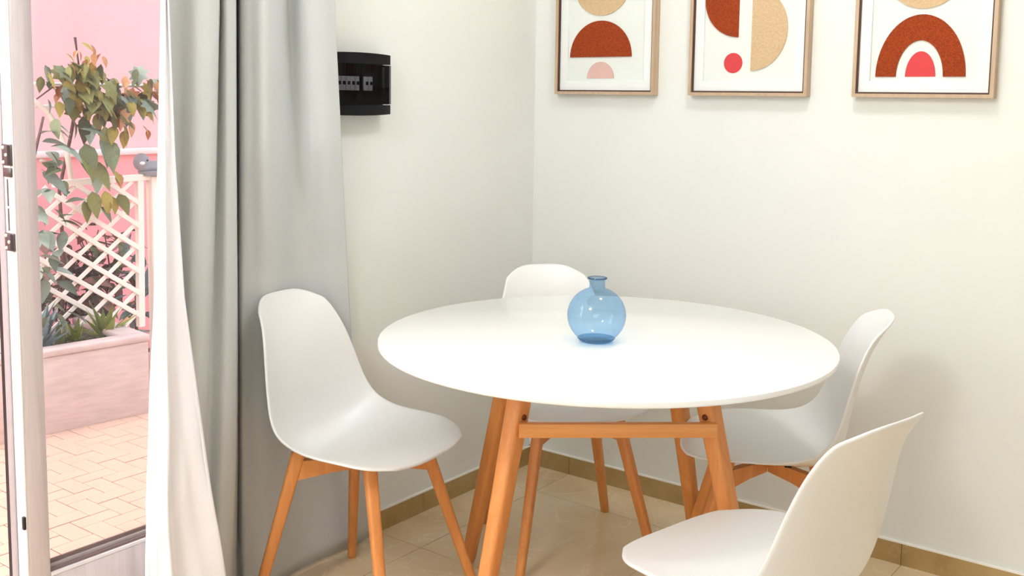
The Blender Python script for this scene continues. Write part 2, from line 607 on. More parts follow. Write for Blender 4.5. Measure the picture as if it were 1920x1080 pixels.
# ------------------------------------------------------------------ outside: terrace, planter, wall, trellis
ZT = -0.06
bm = bmesh.new()
add_box(bm, (-3.1, -6.0, ZT - 0.1), (-WT, 2.5, ZT - 0.003))
terrace = structure('terrace_floor', bm, M_joint)
terrace['label'] = 'terrace floor of peach herringbone bricks outside the door'
BW = 0.072
bmh = bmesh.new()
add_box(bmh, (0.0016, 0.0016, -0.03), (2 * BW - 0.0016, BW - 0.0016, 0.0), 0.0012)
meh = bpy.data.meshes.new('brick')
bmh.to_mesh(meh)
bmh.free()
meh.materials.append(M_brick)
bmv = bmesh.new()
add_box(bmv, (0.0016, 0.0016, -0.03), (BW - 0.0016, 2 * BW - 0.0016, 0.0), 0.0012)
mev = bpy.data.meshes.new('brick')
bmv.to_mesh(mev)
bmv.free()
mev.materials.append(M_brick)
for i in range(-60, 61):
    for j in range(-30, 31):
        u, v = i + 2 * j, i - 2 * j
        for me, du, dv, w, h in ((meh, 0, 0, 2, 1), (mev, 2, -1, 1, 2)):
            x, y = -1.0 + (u + du) * BW, -1.13 + (v + dv) * BW
            if x > -2.02 and x + w * BW < -0.30 and y > -1.86 and y + h * BW < -0.28:
                if x + w * BW < -1.85 + 0.125 * (y + 1):
                    continue
                b = bpy.data.objects.new('brick', me)
                link(b, terrace)
                b.location = (x, y, ZT + rng.uniform(-0.001, 0.0008))

bm = bmesh.new()
for i in range(-90, 91):
    for j in range(-45, 46):
        u, v = i + 2 * j, i - 2 * j
        for du, dv, w, h in ((0, 0, 2, 1), (2, -1, 1, 2)):
            x, y = -1.0 + (u + du) * BW, -1.13 + (v + dv) * BW
            if not (-2.78 < x and x + w * BW < -0.26 and y > -4.2 and y + h * BW < 1.2):
                continue
            if x > -2.02 and x + w * BW < -0.30 and y > -1.86 and y + h * BW < -0.28 and not x + w * BW < -1.85 + 0.125 * (y + 1):
                continue
            add_box(bm, (x + 0.0016, y + 0.0016, ZT - 0.03), (x + w * BW - 0.0016, y + h * BW - 0.0016, ZT - 0.0005))
far = mesh_obj('brick_field', bm, M_brick, terrace)
far['kind'] = 'stuff'

# the pink garden wall with a ledge moulding
bm = bmesh.new()
add_box(bm, (-3.1, -6.0, ZT), (-2.80, 2.5, 1.02))
gw = structure('garden_wall', bm, M_pink2)
gw['label'] = 'pink rendered garden wall behind the trellis'
box('upper_wall', (-3.1, -6.0, 1.02), (-2.84, 2.5, 3.2), M_pink, gw)
box('ledge', (-2.84, -6.0, 1.012), (-2.775, 2.5, 1.045), M_ledge, gw, 0.004)

# stone planter along the terrace
pa = Vector((-1.977, -2.10, 0))
pdir = Vector((0.124, 0.9923, 0)).normalized()
pin = Vector((-pdir.y, pdir.x, 0))
PLEN = 1.70


def pp(s, t, z):
    return pa + pdir * s + pin * t + Vector((0, 0, z))


planter = empty('stone_planter', pa + Vector((0, 0, ZT)))
tag(planter, 'long pinkish stone planter box on the terrace full of plants', 'planter')


def pbox(name, s0, s1, t0, t1, z0, z1, mat, par, bev=0.0):
    bm = bmesh.new()
    add_box(bm, (s0, t0, z0), (s1, t1, z1), bev, 2)
    M = Matrix(((pdir.x, pin.x, 0, 0), (pdir.y, pin.y, 0, 0), (0, 0, 1, -ZT), (0, 0, 0, 1)))
    bmesh.ops.transform(bm, matrix=M, verts=bm.verts)
    return mesh_obj(name, bm, mat, par, bev > 0, 50)


pbox('front_panel', 0, PLEN, 0, 0.06, ZT - 0.003, 0.262, M_planter, planter, 0.006)
pbox('end_panel', PLEN - 0.06, PLEN, 0.06, 0.50, ZT, 0.262, M_planter, planter, 0.004)
pbox('end_panel', 0, 0.06, 0.06, 0.50, ZT, 0.262, M_planter, planter, 0.004)
pbox('rear_panel', 0, PLEN, 0.50, 0.56, ZT, 0.262, M_planter, planter, 0.004)
pbox('rim', -0.008, PLEN + 0.006, -0.008, 0.072, 0.262, 0.293, M_planter, planter, 0.008)
pbox('rim', PLEN - 0.10, PLEN + 0.006, 0.072, 0.56, 0.262, 0.293, M_planter, planter, 0.008)
pbox('soil', 0.06, PLEN - 0.06, 0.06, 0.50, ZT + 0.05, 0.236, M_soil, planter)

# trellis
TX = -2.15
ZP = 0.236                              # soil level
trel = empty('lattice_trellis', (TX, -0.40, ZP))
tag(trel, 'cream wooden lattice trellis with diagonal slats behind the planter', 'trellis')


def tbar(name, a, b, w, d, dx, mat=M_trellis):
    """bar in the trellis plane from (y,z) a to b"""
    A = Vector((dx, a[0] + 0.40, a[1] - ZP))
    B = Vector((dx, b[0] + 0.40, b[1] - ZP))
    t = (B - A).normalized()
    n = Vector((1, 0, 0))
    s = n.cross(t)
    bm = bmesh.new()
    r = rounded_rect(w, d, 0.002, 1)
    loft(bm, [[p + s * x + n * y for x, y in r] for p in (A, B)])
    return mesh_obj(name, bm, mat, trel)


tbar('top_rail', (-0.612, 0.938), (-0.110, 0.947), 0.030, 0.03, 0.0)
tbar('stile', (-0.189, 0.93), (-0.200, ZP), 0.032, 0.03, 0.0)
tbar('post', (-0.108, 0.947), (-0.108, -0.06), 0.060, 0.05, 0.0)
tbar('stile', (-0.86, 1.02), (-0.86, ZP), 0.032, 0.03, 0.0)
for a, b in (((-0.344, 0.923), (-0.195, 0.822)), ((-0.513, 0.930), (-0.195, 0.713)), ((-0.612, 0.890), (-0.195, 0.606)),
             ((-0.660, 0.825), (-0.195, 0.494)), ((-0.86, 0.842), (-0.198, 0.392)), ((-0.86, 0.729), (-0.20, 0.285)),
             ((-0.86, 0.621), (-0.30, 0.240))):
    tbar('slat', a, b, 0.022, 0.008, 0.012)
sl = 0.121 / 0.158
for k in range(-8, 7):
    yc = -0.52 + k * 0.138
    zc = 0.706
    # line z = zc + sl*(y-yc), clipped to the panel
    pts = []
    lo_y, hi_y = -0.86, -0.19
    zl, zh = zc + sl * (lo_y - yc), zc + sl * (hi_y - yc)
    if zl < 0.245:
        lo_y = yc + (0.245 - zc) / sl
    if zh > 0.928:
        hi_y = yc + (0.928 - zc) / sl
    zl, zh = zc + sl * (lo_y - yc), zc + sl * (hi_y - yc)
    # the panel has a slanting upper left corner
    if hi_y - lo_y > 0.06:
        tbar('slat', (lo_y, zl), (hi_y, zh), 0.019, 0.008, 0.003)
# arched bar at the left
arc = [(-0.76, 1.335), (-0.686, 1.298), (-0.63, 1.255), (-0.577, 1.165), (-0.544, 1.065), (-0.525, 0.94)]
bm = bmesh.new()
tube(bm, [(0.0, y + 0.40, z - ZP) for y, z in arc], 0.013, 8)
mesh_obj('arched_bar', bm, M_trellis, trel, True)

# two white rods along the wall
for z, w in ((1.373, 'upper'), (1.277, 'lower')):
    bm = bmesh.new()
    tube(bm, [(0, -1.4, 0), (0, 0.9, 0)], 0.0075, 8)
    rod = mesh_obj('wire_rod', bm, M_rod, None, True)
    rod.location = (-2.17, 0, z)
    tag(rod, '%s of two white horizontal rods carrying the climbing vine' % w, 'rod', 'horizontal rods for the vine')
    for yb in (-1.35, 0.85):
        bm = bmesh.new()
        tube(bm, [(0, yb, 0), (-0.68, yb, 0)], 0.006, 6)
        mesh_obj('bracket', bm, M_rod, rod, True)

# grey ornament on the trellis post
duck = empty('garden_ornament', (TX, -0.135, 0.962))
tag(duck, 'grey rounded animal-shaped ceramic ornament on the trellis top rail', 'ornament')
bm = bmesh.new()
bmesh.ops.create_uvsphere(bm, u_segments=20, v_segments=12, radius=1)
bmesh.ops.transform(bm, matrix=Matrix.Translation((0, 0.02, 0.030)) @ Matrix.Diagonal((0.04, 0.085, 0.030, 1)), verts=bm.verts)
mesh_obj('body', bm, M_duck, duck, True)
bm = bmesh.new()
bmesh.ops.create_uvsphere(bm, u_segments=20, v_segments=12, radius=1)
bmesh.ops.transform(bm, matrix=Matrix.Translation((0.0, -0.040, 0.055)) @ Matrix.Diagonal((0.034, 0.040, 0.042, 1)), verts=bm.verts)
head = mesh_obj('head', bm, M_duck, duck, True)
bm = bmesh.new()
bmesh.ops.create_uvsphere(bm, u_segments=10, v_segments=8, radius=1)
bmesh.ops.transform(bm, matrix=Matrix.Translation((0.030, -0.055, 0.052)) @ Matrix.Diagonal((0.008, 0.014, 0.008, 1)), verts=bm.verts)
mesh_obj('beak', bm, M_rod, head, True)
bm = bmesh.new()
bmesh.ops.create_uvsphere(bm, u_segments=10, v_segments=8, radius=0.005)
bmesh.ops.translate(bm, verts=bm.verts, vec=(0.032, -0.030, 0.064))
mesh_obj('eye', bm, M_gasket, head, True)
bm = bmesh.new()
lathe(bm, [(0.030, -0.012), (0.062, -0.010), (0.070, 0.010), (0.060, 0.014)], 24, (0, 0.02, 0))
mesh_obj('dish', bm, M_duck, duck, True, 40)


# leaves -----------------------------------------------------------
def leaf_mesh(name, mat, L=1.0, W=0.5, droop=0.25, n=5):
    """one leaf along +x with a folded midrib"""
    bm = bmesh.new()
    rows = []
    for i in range(n + 1):
        t = i / n
        w = W * 0.5 * math.sin(PI * min(1, t ** 0.75)) if 0 < t < 1 else 0.001
        z = -droop * t * t
        rows.append([bm.verts.new((L * t, -w, z + 0.25 * w)), bm.verts.new((L * t, 0, z)), bm.verts.new((L * t, w, z + 0.25 * w))])
    for a, b in zip(rows[:-1], rows[1:]):
        for k in range(2):
            bm.faces.new((a[k], a[k + 1], b[k + 1], b[k]))
    g = bmesh.ops.solidify(bm, geom=bm.faces[:], thickness=0.02)
    me = bpy.data.meshes.new(name)
    bmesh.ops.recalc_face_normals(bm, faces=bm.faces)
    bm.to_mesh(me)
    bm.free()
    me.materials.append(mat)
    for p in me.polygons:
        p.use_smooth = True
    return me


def lobed_mesh(name, mat):
    """a vine leaf with five pointed lobes, unit length along +x"""
    bm = bmesh.new()
    pts = [(0, 0), (-0.12, 0.22), (0.10, 0.26), (0.12, 0.50), (0.36, 0.34), (0.55, 0.46), (0.62, 0.22), (1.0, 0.0)]
    up = [bm.verts.new((x, y, -0.22 * x * x - 0.25 * y)) for x, y in pts]
    lo = [up[0]] + [bm.verts.new((x, -y, -0.22 * x * x - 0.25 * y)) for x, y in pts[1:-1]] + [up[-1]]
    mid = [bm.verts.new((x, 0, -0.22 * x * x + 0.02)) for x in (0.12, 0.36, 0.62)]
    ch = [0, 8, 9, 10, 7]
    for side in (up, lo):
        s = side
        for tri in ((s[0], s[1], mid[0]), (s[1], s[2], mid[0]), (s[2], s[3], mid[0]), (s[3], s[4], mid[0]), (s[4], mid[1], mid[0]),
                    (s[4], s[5], mid[1]), (s[5], s[6], mid[1]), (s[6], mid[2], mid[1]), (s[6], s[7], mid[2])):
            bm.faces.new(tri)
    bmesh.ops.solidify(bm, geom=bm.faces[:], thickness=0.02)
    me = bpy.data.meshes.new(name)
    bmesh.ops.recalc_face_normals(bm, faces=bm.faces)
    bm.to_mesh(me)
    bm.free()
    me.materials.append(mat)
    return me


LEAF = [leaf_mesh('leaf', m, 1, 0.50) for m in M_leafs]
LOBE = [lobed_mesh('leaf', m) for m in M_leafs]
SHR = [leaf_mesh('leaf', m, 1, 0.42) for m in (M_shrub, M_shrub2, M_leafs[1])]
BLADE = [leaf_mesh('leaf', m, 1, 0.22, 0.15) for m in (M_agave, M_agave2, M_leafs[3])]


def put_leaf(me, parent, loc, size, az, el, roll=0.0):
    o = bpy.data.objects.new('leaf', me)
    link(o, parent)
    o.location = loc
    o.scale = (size, size, size)
    o.rotation_euler = (Matrix.Rotation(az, 3, 'Z') @ Matrix.Rotation(-el, 3, 'Y') @ Matrix.Rotation(roll, 3, 'X')).to_euler()
    return o


def hang(me, parent, y, z, size, x=-2.12, down=1.0):
    """a leaf hanging towards the house: blade roughly faces +x"""
    az = rng.uniform(-1.3, 1.3)
    el = -rng.uniform(0.5, 1.3) * down
    put_leaf(me, parent, (x + rng.uniform(-0.05, 0.07), y, z), size, az, el, rng.uniform(-0.5, 0.5))


# climbing vine over the rods: stems and leaves
vine = empty('climbing_vine', (-2.30, -0.52, ZP))
tag(vine, 'olive green climbing vine with lobed leaves over the white rods', 'vine')


def vstem(pts, r):
    bm = bmesh.new()
    tube(bm, [(x + 2.30, y + 0.52, z - ZP) for x, y, z in pts], r, 6, r * 0.6)
    mesh_obj('stem', bm, M_stem, vine, True)


vstem([(-2.30, -0.52, ZP - 0.06), (-2.28, -0.50, 0.55), (-2.25, -0.53, 0.9), (-2.19, -0.50, 1.15), (-2.15, -0.47, 1.40), (-2.15, -0.49, 1.58)], 0.010)
vstem([(-2.17, -0.50, 1.20), (-2.14, -0.45, 1.17), (-2.12, -0.36, 1.17), (-2.12, -0.27, 1.20)], 0.005)
vstem([(-2.15, -0.47, 1.37), (-2.15, -0.35, 1.33), (-2.16, -0.15, 1.33), (-2.16, 0.05, 1.36)], 0.006)
vstem([(-2.15, -0.48, 1.36), (-2.15, -0.60, 1.36), (-2.16, -0.68, 1.30)], 0.005)
VO = Vector((-2.30, -0.52, ZP))


def vleaf(kind, mi, y, z, s, dx=0.0, down=1.0):
    me = (LOBE if kind else LEAF)[mi]
    az = rng.uniform(-1.2, 1.2)
    el = -rng.uniform(0.35, 1.35) * down
    put_leaf(me, vine, Vector((-2.12 + dx + rng.uniform(-0.04, 0.05), y, z)) - VO, s, az, el, rng.uniform(-0.4, 0.4))


# central clump
for _ in range(78):
    y = rng.gauss(-0.485, 0.062)
    z = rng.uniform(1.27, 1.47)
    vleaf(rng.random() < .35, rng.choice((0, 0, 1, 2, 2)), y, z, rng.uniform(0.055, 0.10))
for _ in range(14):      # orange tips above
    vleaf(0, rng.choice((4, 2, 4)), rng.gauss(-0.50, 0.045), rng.uniform(1.44, 1.57), rng.uniform(0.045, 0.07))
for _ in range(26):      # right of the clump
    vleaf(rng.random() < .5, rng.choice((0, 0, 1)), rng.uniform(-0.44, -0.31), rng.uniform(1.24, 1.40), rng.uniform(0.07, 0.11))
for _ in range(40):      # along the rods to the right
    vleaf(rng.random() < .6, rng.choice((0, 2, 3, 4)), rng.uniform(-0.32, 0.02), rng.gauss(1.335, 0.04), rng.uniform(0.07, 0.105))
for _ in range(16):
    vleaf(0, rng.choice((4, 2, 1)), rng.uniform(-0.36, -0.05), rng.uniform(1.38, 1.45), rng.uniform(0.045, 0.07))
for _ in range(14):      # left spur
    vleaf(0, rng.choice((3, 4, 0)), rng.uniform(-0.66, -0.54), rng.uniform(1.30, 1.46), rng.uniform(0.06, 0.09))
# big hanging leaves in the middle
for y, z, s, mi in ((-0.495, 1.235, 0.10, 1), (-0.455, 1.20, 0.08, 3), (-0.54, 1.22, 0.07, 3), (-0.485, 1.115, 0.13, 1), (-0.47, 1.04, 0.13, 0),
                    (-0.50, 1.06, 0.11, 0), (-0.415, 1.135, 0.11, 3), (-0.375, 1.13, 0.13, 1), (-0.39, 1.19, 0.10, 0), (-0.345, 1.19, 0.08, 2),
                    (-0.30, 1.20, 0.09, 2), (-0.29, 1.17, 0.07, 2), (-0.26, 1.21, 0.06, 4), (-0.43, 0.985, 0.08, 3), (-0.36, 0.99, 0.06, 2),
                    (-0.33, 0.975, 0.06, 4), (-0.46, 0.90, 0.10, 0), (-0.40, 0.90, 0.09, 2), (-0.36, 0.87, 0.07, 2), (-0.50, 0.86, 0.08, 0),
                    (-0.42, 0.83, 0.07, 1), (-0.33, 0.88, 0.09, 0), (-0.20, 1.19, 0.04, 4), (-0.17, 1.17, 0.04, 4)):
    put_leaf((LEAF)[mi], vine, Vector((-2.10, y, z)) - VO, s * 1.25, rng.uniform(-1.0, 0.9), -rng.uniform(0.7, 1.35), rng.uniform(-0.3, 0.3))

# shrub beside the planter; glass reflection is painted into its grey-green leaves
near = empty('leafy_shrub', (-1.98, -0.86, ZP))
tag(near, 'tall leafy shrub at the left end of the visible planter, glass reflection painted grey-green into its leaves', 'shrub')
bm = bmesh.new()
tube(bm, [(0, 0, -0.06), (-0.01, 0.02, 0.4), (0.0, 0.05, 0.75), (0.0, 0.12, 1.0)], 0.012, 6, 0.005)
mesh_obj('stem', bm, M_stem, near, True)
for _ in range(70):
    z = rng.uniform(0.05, 1.0)
    put_leaf(LEAF[rng.choice((3, 3, 1, 3))], near, (rng.uniform(-0.05, 0.06), rng.gauss(0.04 + 0.10 * z, 0.055), z), rng.uniform(0.07, 0.12),
             rng.uniform(-1.4, 1.4), rng.uniform(-1.1, 0.4), rng.uniform(-.5, .5))

# low dark shrubs behind the lattice
for i, (y, zz, hw, lab) in enumerate(((-0.66, 0.52, 0.13, 'dark leafy shrub behind the left part of the lattice'),
                                      (-0.44, 0.50, 0.12, 'dark leafy shrub behind the middle of the lattice'),
                                      (-0.24, 0.60, 0.12, 'rusty dark shrub behind the right part of the lattice'))):
    sh = empty('lattice_shrub', (-2.44, y, ZP))
    tag(sh, lab, 'shrub', 'dark shrubs behind the lattice')
    for k in range(5):
        bm = bmesh.new()
        tube(bm, [(0, 0, -0.06), (rng.uniform(-.03, .03), rng.uniform(-hw, hw) * .5, (zz - ZP) * .6), (rng.uniform(-.05, .05), rng.uniform(-hw, hw), zz - ZP + .08)], 0.006, 5, 0.003)
        mesh_obj('stem', bm, M_stem, sh, True)
    for _ in range(105):
        z = rng.uniform(0.02, zz - ZP + 0.1 * rng.random())
        put_leaf(SHR[rng.choice((0, 0, 1, 2)) if i < 2 else rng.choice((0, 1, 1, 2))], sh,
                 (rng.uniform(-0.06, 0.10), rng.uniform(-hw, hw), z), rng.uniform(0.07, 0.14), rng.uniform(0, 2 * PI), rng.uniform(-0.9, 0.9), rng.uniform(-.5, .5))


def tuft(loc, n, size, kind, label, spread=1.0):
    t = empty('succulent_plant', loc)
    tag(t, label, 'plant')
    for k in range(n):
        put_leaf(BLADE[kind], t, (rng.uniform(-0.01, .01), rng.uniform(-.01, .01), -0.004), size * rng.uniform(0.75, 1.1), rng.uniform(0, 2 * PI),
                 rng.uniform(0.55, 1.45) * spread if spread <= 1 else rng.uniform(0.6, 1.4), rng.uniform(-.3, .3))
    return t


tuft((-2.03, -0.60, ZP), 18, 0.13, 0, 'bright green spiky plant in the middle of the planter')
tuft((-2.00, -0.70, ZP), 16, 0.12, 0, 'smaller bright green spiky plant left of the middle one in the planter')
tuft((-1.98, -0.80, ZP), 24, 0.22, 1, 'spiky plant in the planter beside the door stile, its blue-green a painted glass reflection')  # bluish reflection of the door glass put into the leaf colour
tuft((-1.96, -0.50, ZP), 5, 0.07, 2, 'small grey-green sprout near the planter end')
tuft((-2.02, -0.475, ZP), 22, 0.17, 0, 'fresh green blade plant at the planter end below the trellis post')
end_shrub = empty('leafy_shrub', (-2.30, -0.13, ZT - 0.005))
tag(end_shrub, 'tall blue-green leafy shrub behind the trellis post beyond the planter', 'shrub')
bm = bmesh.new()
tube(bm, [(0, 0, 0), (-0.01, 0.01, 0.25), (0.0, 0.0, 0.5)], 0.012, 6, 0.005)
mesh_obj('stem', bm, M_stem, end_shrub, True)
for _ in range(60):
    z = rng.uniform(0.22, 0.66)
    put_leaf(BLADE[rng.choice((1, 1, 2, 0))], end_shrub, (rng.uniform(-0.04, 0.05), rng.gauss(0.0, 0.05), z), rng.uniform(0.08, 0.15),
             rng.uniform(-2, 2), rng.uniform(-0.3, 1.3), rng.uniform(-.5, .5))

# ------------------------------------------------------------------ curtain
# key columns: (pixel-free) plan positions (y, x) at several heights
ZL = [2.45, 1.55, 1.20, 0.88, 0.65, 0.44, 0.20, 0.012]


def interp(z, vals):
    return float(np.interp(-z, [-a for a in ZL], vals))


KEYS = {'grey': [
    ([-1.0356, -1.0356, -1.0099, -0.9488, -0.9231, -0.8979, -0.8694, -0.8557], [0.078, 0.078, 0.074, 0.03, 0.02, 0.02, 0.022, 0.026]),
    ([-1.0929, -1.0929, -1.0689, -0.9973, -0.969, -0.9491, -0.9359, -0.9289], [0.09, 0.09, 0.082, 0.02, 0.006, 0.006, 0.018, 0.028]),
    ([-1.1336, -1.1336, -1.1065, -1.0304, -1.0143, -1.0063, -0.9997, -0.991], [0.075, 0.075, 0.06, -0.01, -0.012, 0.0, 0.018, 0.03]),
    ([-1.1395, -1.1395, -1.1324, -1.1023, -1.0992, -1.1059, -1.1199, -1.1259], [0.008, 0.008, 0.008, -0.022, -0.024, -0.01, 0.012, 0.03]),
    ([-1.286, -1.286, -1.2759, -1.2153, -1.2085, -1.2198, -1.2342, -1.2461], [0.104, 0.104, 0.088, 0.012, 0.0, 0.01, 0.03, 0.05]),
    ([-1.3149, -1.3149, -1.3059, -1.2609, -1.2605, -1.2678, -1.2842, -1.2962], [0.08, 0.08, 0.062, 0.0, -0.005, 0.0, 0.02, 0.04]),
    ([-1.3288, -1.3288, -1.3221, -1.2878, -1.2885, -1.2952, -1.3118, -1.3273], [0.056, 0.056, 0.04, -0.008, -0.012, -0.008, 0.01, 0.03]),
    ([-1.3013, -1.3013, -1.2957, -1.2878, -1.2901, -1.2937, -1.3075, -1.33], [-0.0, -0.0, -0.015, -0.03, -0.03, -0.03, -0.02, 0.0]),
    ([-1.365, -1.365, -1.3656, -1.3618, -1.3641, -1.3695, -1.39, -1.4113], [0.075, 0.075, 0.07, 0.06, 0.06, 0.06, 0.07, 0.08]),
    ([-1.3963, -1.3963, -1.3994, -1.398, -1.4021, -1.4058, -1.4256, -1.4478], [0.105, 0.105, 0.105, 0.1, 0.1, 0.1, 0.105, 0.11]),
    ([-1.4229, -1.4229, -1.4294, -1.4354, -1.4429, -1.4533, -1.4746, -1.4911], [0.115, 0.115, 0.115, 0.115, 0.115, 0.115, 0.12, 0.12]),
    ([-1.4171, -1.4171, -1.4317, -1.4475, -1.4647, -1.4786, -1.4968, -1.5071], [0.085, 0.085, 0.085, 0.085, 0.085, 0.085, 0.09, 0.09]),
    ([-1.4574, -1.4574, -1.475, -1.4937, -1.5138, -1.5274, -1.5417, -1.552], [0.13, 0.13, 0.13, 0.13, 0.13, 0.13, 0.13, 0.13]),
    ([-1.4914, -1.4914, -1.5103, -1.5318, -1.551, -1.5609, -1.5715, -1.5818], [0.165, 0.165, 0.165, 0.165, 0.16, 0.155, 0.15, 0.15]),
    ([-1.5382, -1.5382, -1.5545, -1.5703, -1.5806, -1.5877, -1.5955, -1.6028], [0.165, 0.165, 0.165, 0.165, 0.16, 0.155, 0.15, 0.15]),
    ([-1.5624, -1.5624, -1.5734, -1.5867, -1.5979, -1.6024, -1.611, -1.6155], [0.135, 0.135, 0.135, 0.135, 0.135, 0.13, 0.13, 0.13]),
    ([-1.5898, -1.5898, -1.6012, -1.6147, -1.629, -1.6385, -1.646, -1.6478], [0.13, 0.13, 0.13, 0.13, 0.13, 0.13, 0.13, 0.13]),
    ([-1.6263, -1.6263, -1.642, -1.6584, -1.6754, -1.6878, -1.6941, -1.6906], [0.155, 0.155, 0.155, 0.155, 0.155, 0.155, 0.155, 0.155]),
    ([-1.6413, -1.6413, -1.6569, -1.6746, -1.6915, -1.7072, -1.7149, -1.7102], [0.175, 0.175, 0.175, 0.175, 0.175, 0.178, 0.18, 0.18])],
'white': [
    ([-1.6352, -1.6352, -1.6508, -1.6685, -1.6855, -1.7005, -1.7082, -1.7034], [0.168, 0.168, 0.168, 0.168, 0.168, 0.17, 0.172, 0.172]),
    ([-1.6454, -1.6454, -1.6617, -1.6794, -1.6962, -1.7126, -1.7203, -1.7156], [0.18, 0.18, 0.18, 0.18, 0.18, 0.184, 0.186, 0.186]),
    ([-1.653, -1.653, -1.6658, -1.6766, -1.6879, -1.6974, -1.7035, -1.7013], [0.194, 0.194, 0.196, 0.196, 0.196, 0.198, 0.202, 0.204]),
    ([-1.66, -1.66, -1.6701, -1.6781, -1.6838, -1.689, -1.6907, -1.6868], [0.212, 0.212, 0.216, 0.22, 0.224, 0.23, 0.236, 0.24]),
    ([-1.6539, -1.6539, -1.6619, -1.6658, -1.6631, -1.6612, -1.6555, -1.6455], [0.206, 0.206, 0.208, 0.208, 0.206, 0.208, 0.21, 0.212]),
    ([-1.6492, -1.6492, -1.6511, -1.645, -1.6308, -1.6184, -1.5972, -1.5801], [0.204, 0.204, 0.206, 0.206, 0.208, 0.214, 0.218, 0.22]),
    ([-1.6479, -1.6479, -1.6416, -1.6269, -1.6007, -1.5773, -1.5412, -1.5196], [0.208, 0.208, 0.21, 0.214, 0.22, 0.228, 0.234, 0.238])],
'pipe': [
    ([-1.6513, -1.6513, -1.645, -1.6319, -1.6072, -1.584, -1.5496, -1.5283], [0.209, 0.209, 0.211, 0.215, 0.221, 0.229, 0.235, 0.239]),
    ([-1.648, -1.648, -1.6416, -1.6269, -1.6007, -1.5773, -1.5412, -1.5196], [0.209, 0.209, 0.211, 0.215, 0.221, 0.229, 0.235, 0.239])]}
curt = empty('curtain', (0.10, -1.35, 0))
tag(curt, 'long grey curtain gathered beside the glazed door, its white lining folded out', 'curtain')


def cr(p0, p1, p2, p3, t):
    return 0.5 * ((2 * p1) + (-p0 + p2) * t + (2 * p0 - 5 * p1 + 4 * p2 - p3) * t * t + (-p0 + 3 * p1 - 3 * p2 + p3) * t ** 3)


def sheet(name, keys, mat, nz=70, sub=9, thick=0.003, ripple=0.0):
    bm = bmesh.new()
    rows = []
    zs = [2.45 - (2.45 - 0.012) * i / nz for i in range(nz + 1)]
    for z in zs:
        P = [np.array([np.interp(-z, [-a for a in ZL], k[0]), np.interp(-z, [-a for a in ZL], k[1])]) for k in keys]
        row = []
        for i in range(len(P) - 1):
            p0 = P[max(i - 1, 0)]
            p3 = P[min(i + 2, len(P) - 1)]
            for s in range(sub):
                q = cr(p0, P[i], P[i + 1], p3, s / sub)
                row.append(q)
        row.append(P[-1])
        out = []
        for j, q in enumerate(row):
            dx = ripple * (math.sin(j * 0.7 + z * 9) + math.sin(j * 0.33 - z * 17 + 2)) * max(0, 1.0 - z) if ripple else 0
            hem = 0.0025 if z < 0.115 else 0.0
            out.append(bm.verts.new((q[1] + dx + hem - 0.10, q[0] + 1.35, z)))
        rows.append(out)
    for a, b in zip(rows[:-1], rows[1:]):
        for j in range(len(a) - 1):
            bm.faces.new((a[j], b[j], b[j + 1], a[j + 1]))
    o = mesh_obj(name, bm, mat, curt, True)
    md = o.modifiers.new('cloth_thickness', 'SOLIDIFY')
    md.thickness = thick
    md.offset = 0
    return o


sheet('drape', KEYS['grey'], M_curtain)
sheet('lining_flap', KEYS['white'], M_lining, ripple=0.004)
sheet('hem_piping', KEYS['pipe'], M_lining, thick=0.005, sub=2)
crod = empty('curtain_rail', (0.06, -2.0, 2.47))
tag(crod, 'white ceiling curtain rail above the glazed door', 'rail')
bm = bmesh.new()
add_box(bm, (-0.02, -1.25, 0.0), (0.02, 1.25, 0.03))
mesh_obj('track', bm, M_upvc, crod)
for s in (-1.2, 0, 1.2):
    bm = bmesh.new()
    add_box(bm, (-0.01, s - 0.01, 0.03), (0.01, s + 0.01, 0.23))
    mesh_obj('bracket', bm, M_upvc, crod)
bm = bmesh.new()
for s in (0.35, 0.5, 0.65, 0.8, 0.95):
    pass
bm.free()

# ------------------------------------------------------------------ breaker panel on the left wall
bx = empty('breaker_panel', (0.0, -0.909, 1.372))
tag(bx, 'black electrical breaker panel with a smoked cover on the left wall', 'electrical panel')
BY0, BY1, BZ0, BZ1 = -0.125, 0.125, -0.089, 0.089


def bulge(name, z0, z1, x0, x1, mat, parent, inset=0.0):
    """panel strip whose front bulges towards the room in the middle of its width"""
    bm = bmesh.new()
    n = 16
    rings = []
    for i in range(n + 1):
        t = -1 + 2 * i / n
        y = (BY1 - inset) * t
        xf = x1 - 0.010 * t * t - (0.002 if abs(t) == 1 else 0)
        zz = 0.0035 * t * t
        rings.append([(x0, y, z0), (xf, y, z0 + (zz if z0 < -0.06 else 0)), (xf, y, z1 - (zz if z1 > 0.06 else 0)), (x0, y, z1)])
    loft(bm, rings)
    return mesh_obj(name, bm, mat, parent, True, 35)


bulge('back_box', BZ0 + 0.004, BZ1 - 0.004, 0.0, 0.030, M_gasket, bx, 0.004)
bulge('top_cover', BZ1 - 0.031, BZ1, 0.0, 0.056, M_blackbox, bx)
bulge('bottom_cover', BZ0, BZ0 + 0.030, 0.0, 0.056, M_blackbox, bx)
sd = bulge('smoked_door', BZ0 + 0.0325, BZ1 - 0.0335, 0.036, 0.058, M_smoke, bx)
box('door_latch', (0.045, 0.080, -0.010), (0.0555, 0.090, 0.050), M_blackbox, bx, 0.002)
box('side_wall', (0.0, 0.108, BZ0 + 0.032), (0.0400, 0.1245, BZ1 - 0.033), M_blackbox, bx)
box('side_wall', (0.0, -0.1245, BZ0 + 0.032), (0.0400, -0.108, BZ1 - 0.033), M_blackbox, bx)
for k in range(8):
    y = -0.085 + k * 0.0178
    if k == 5:
        continue
    m = box('breaker', (0.030, y, -0.018), (0.040, y + 0.0165, 0.022), M_breaker, bx, 0.001)
    box('toggle', (0.040, y + 0.005, -0.002), (0.046, y + 0.012, 0.008), M_blackbox, m, 0.001)
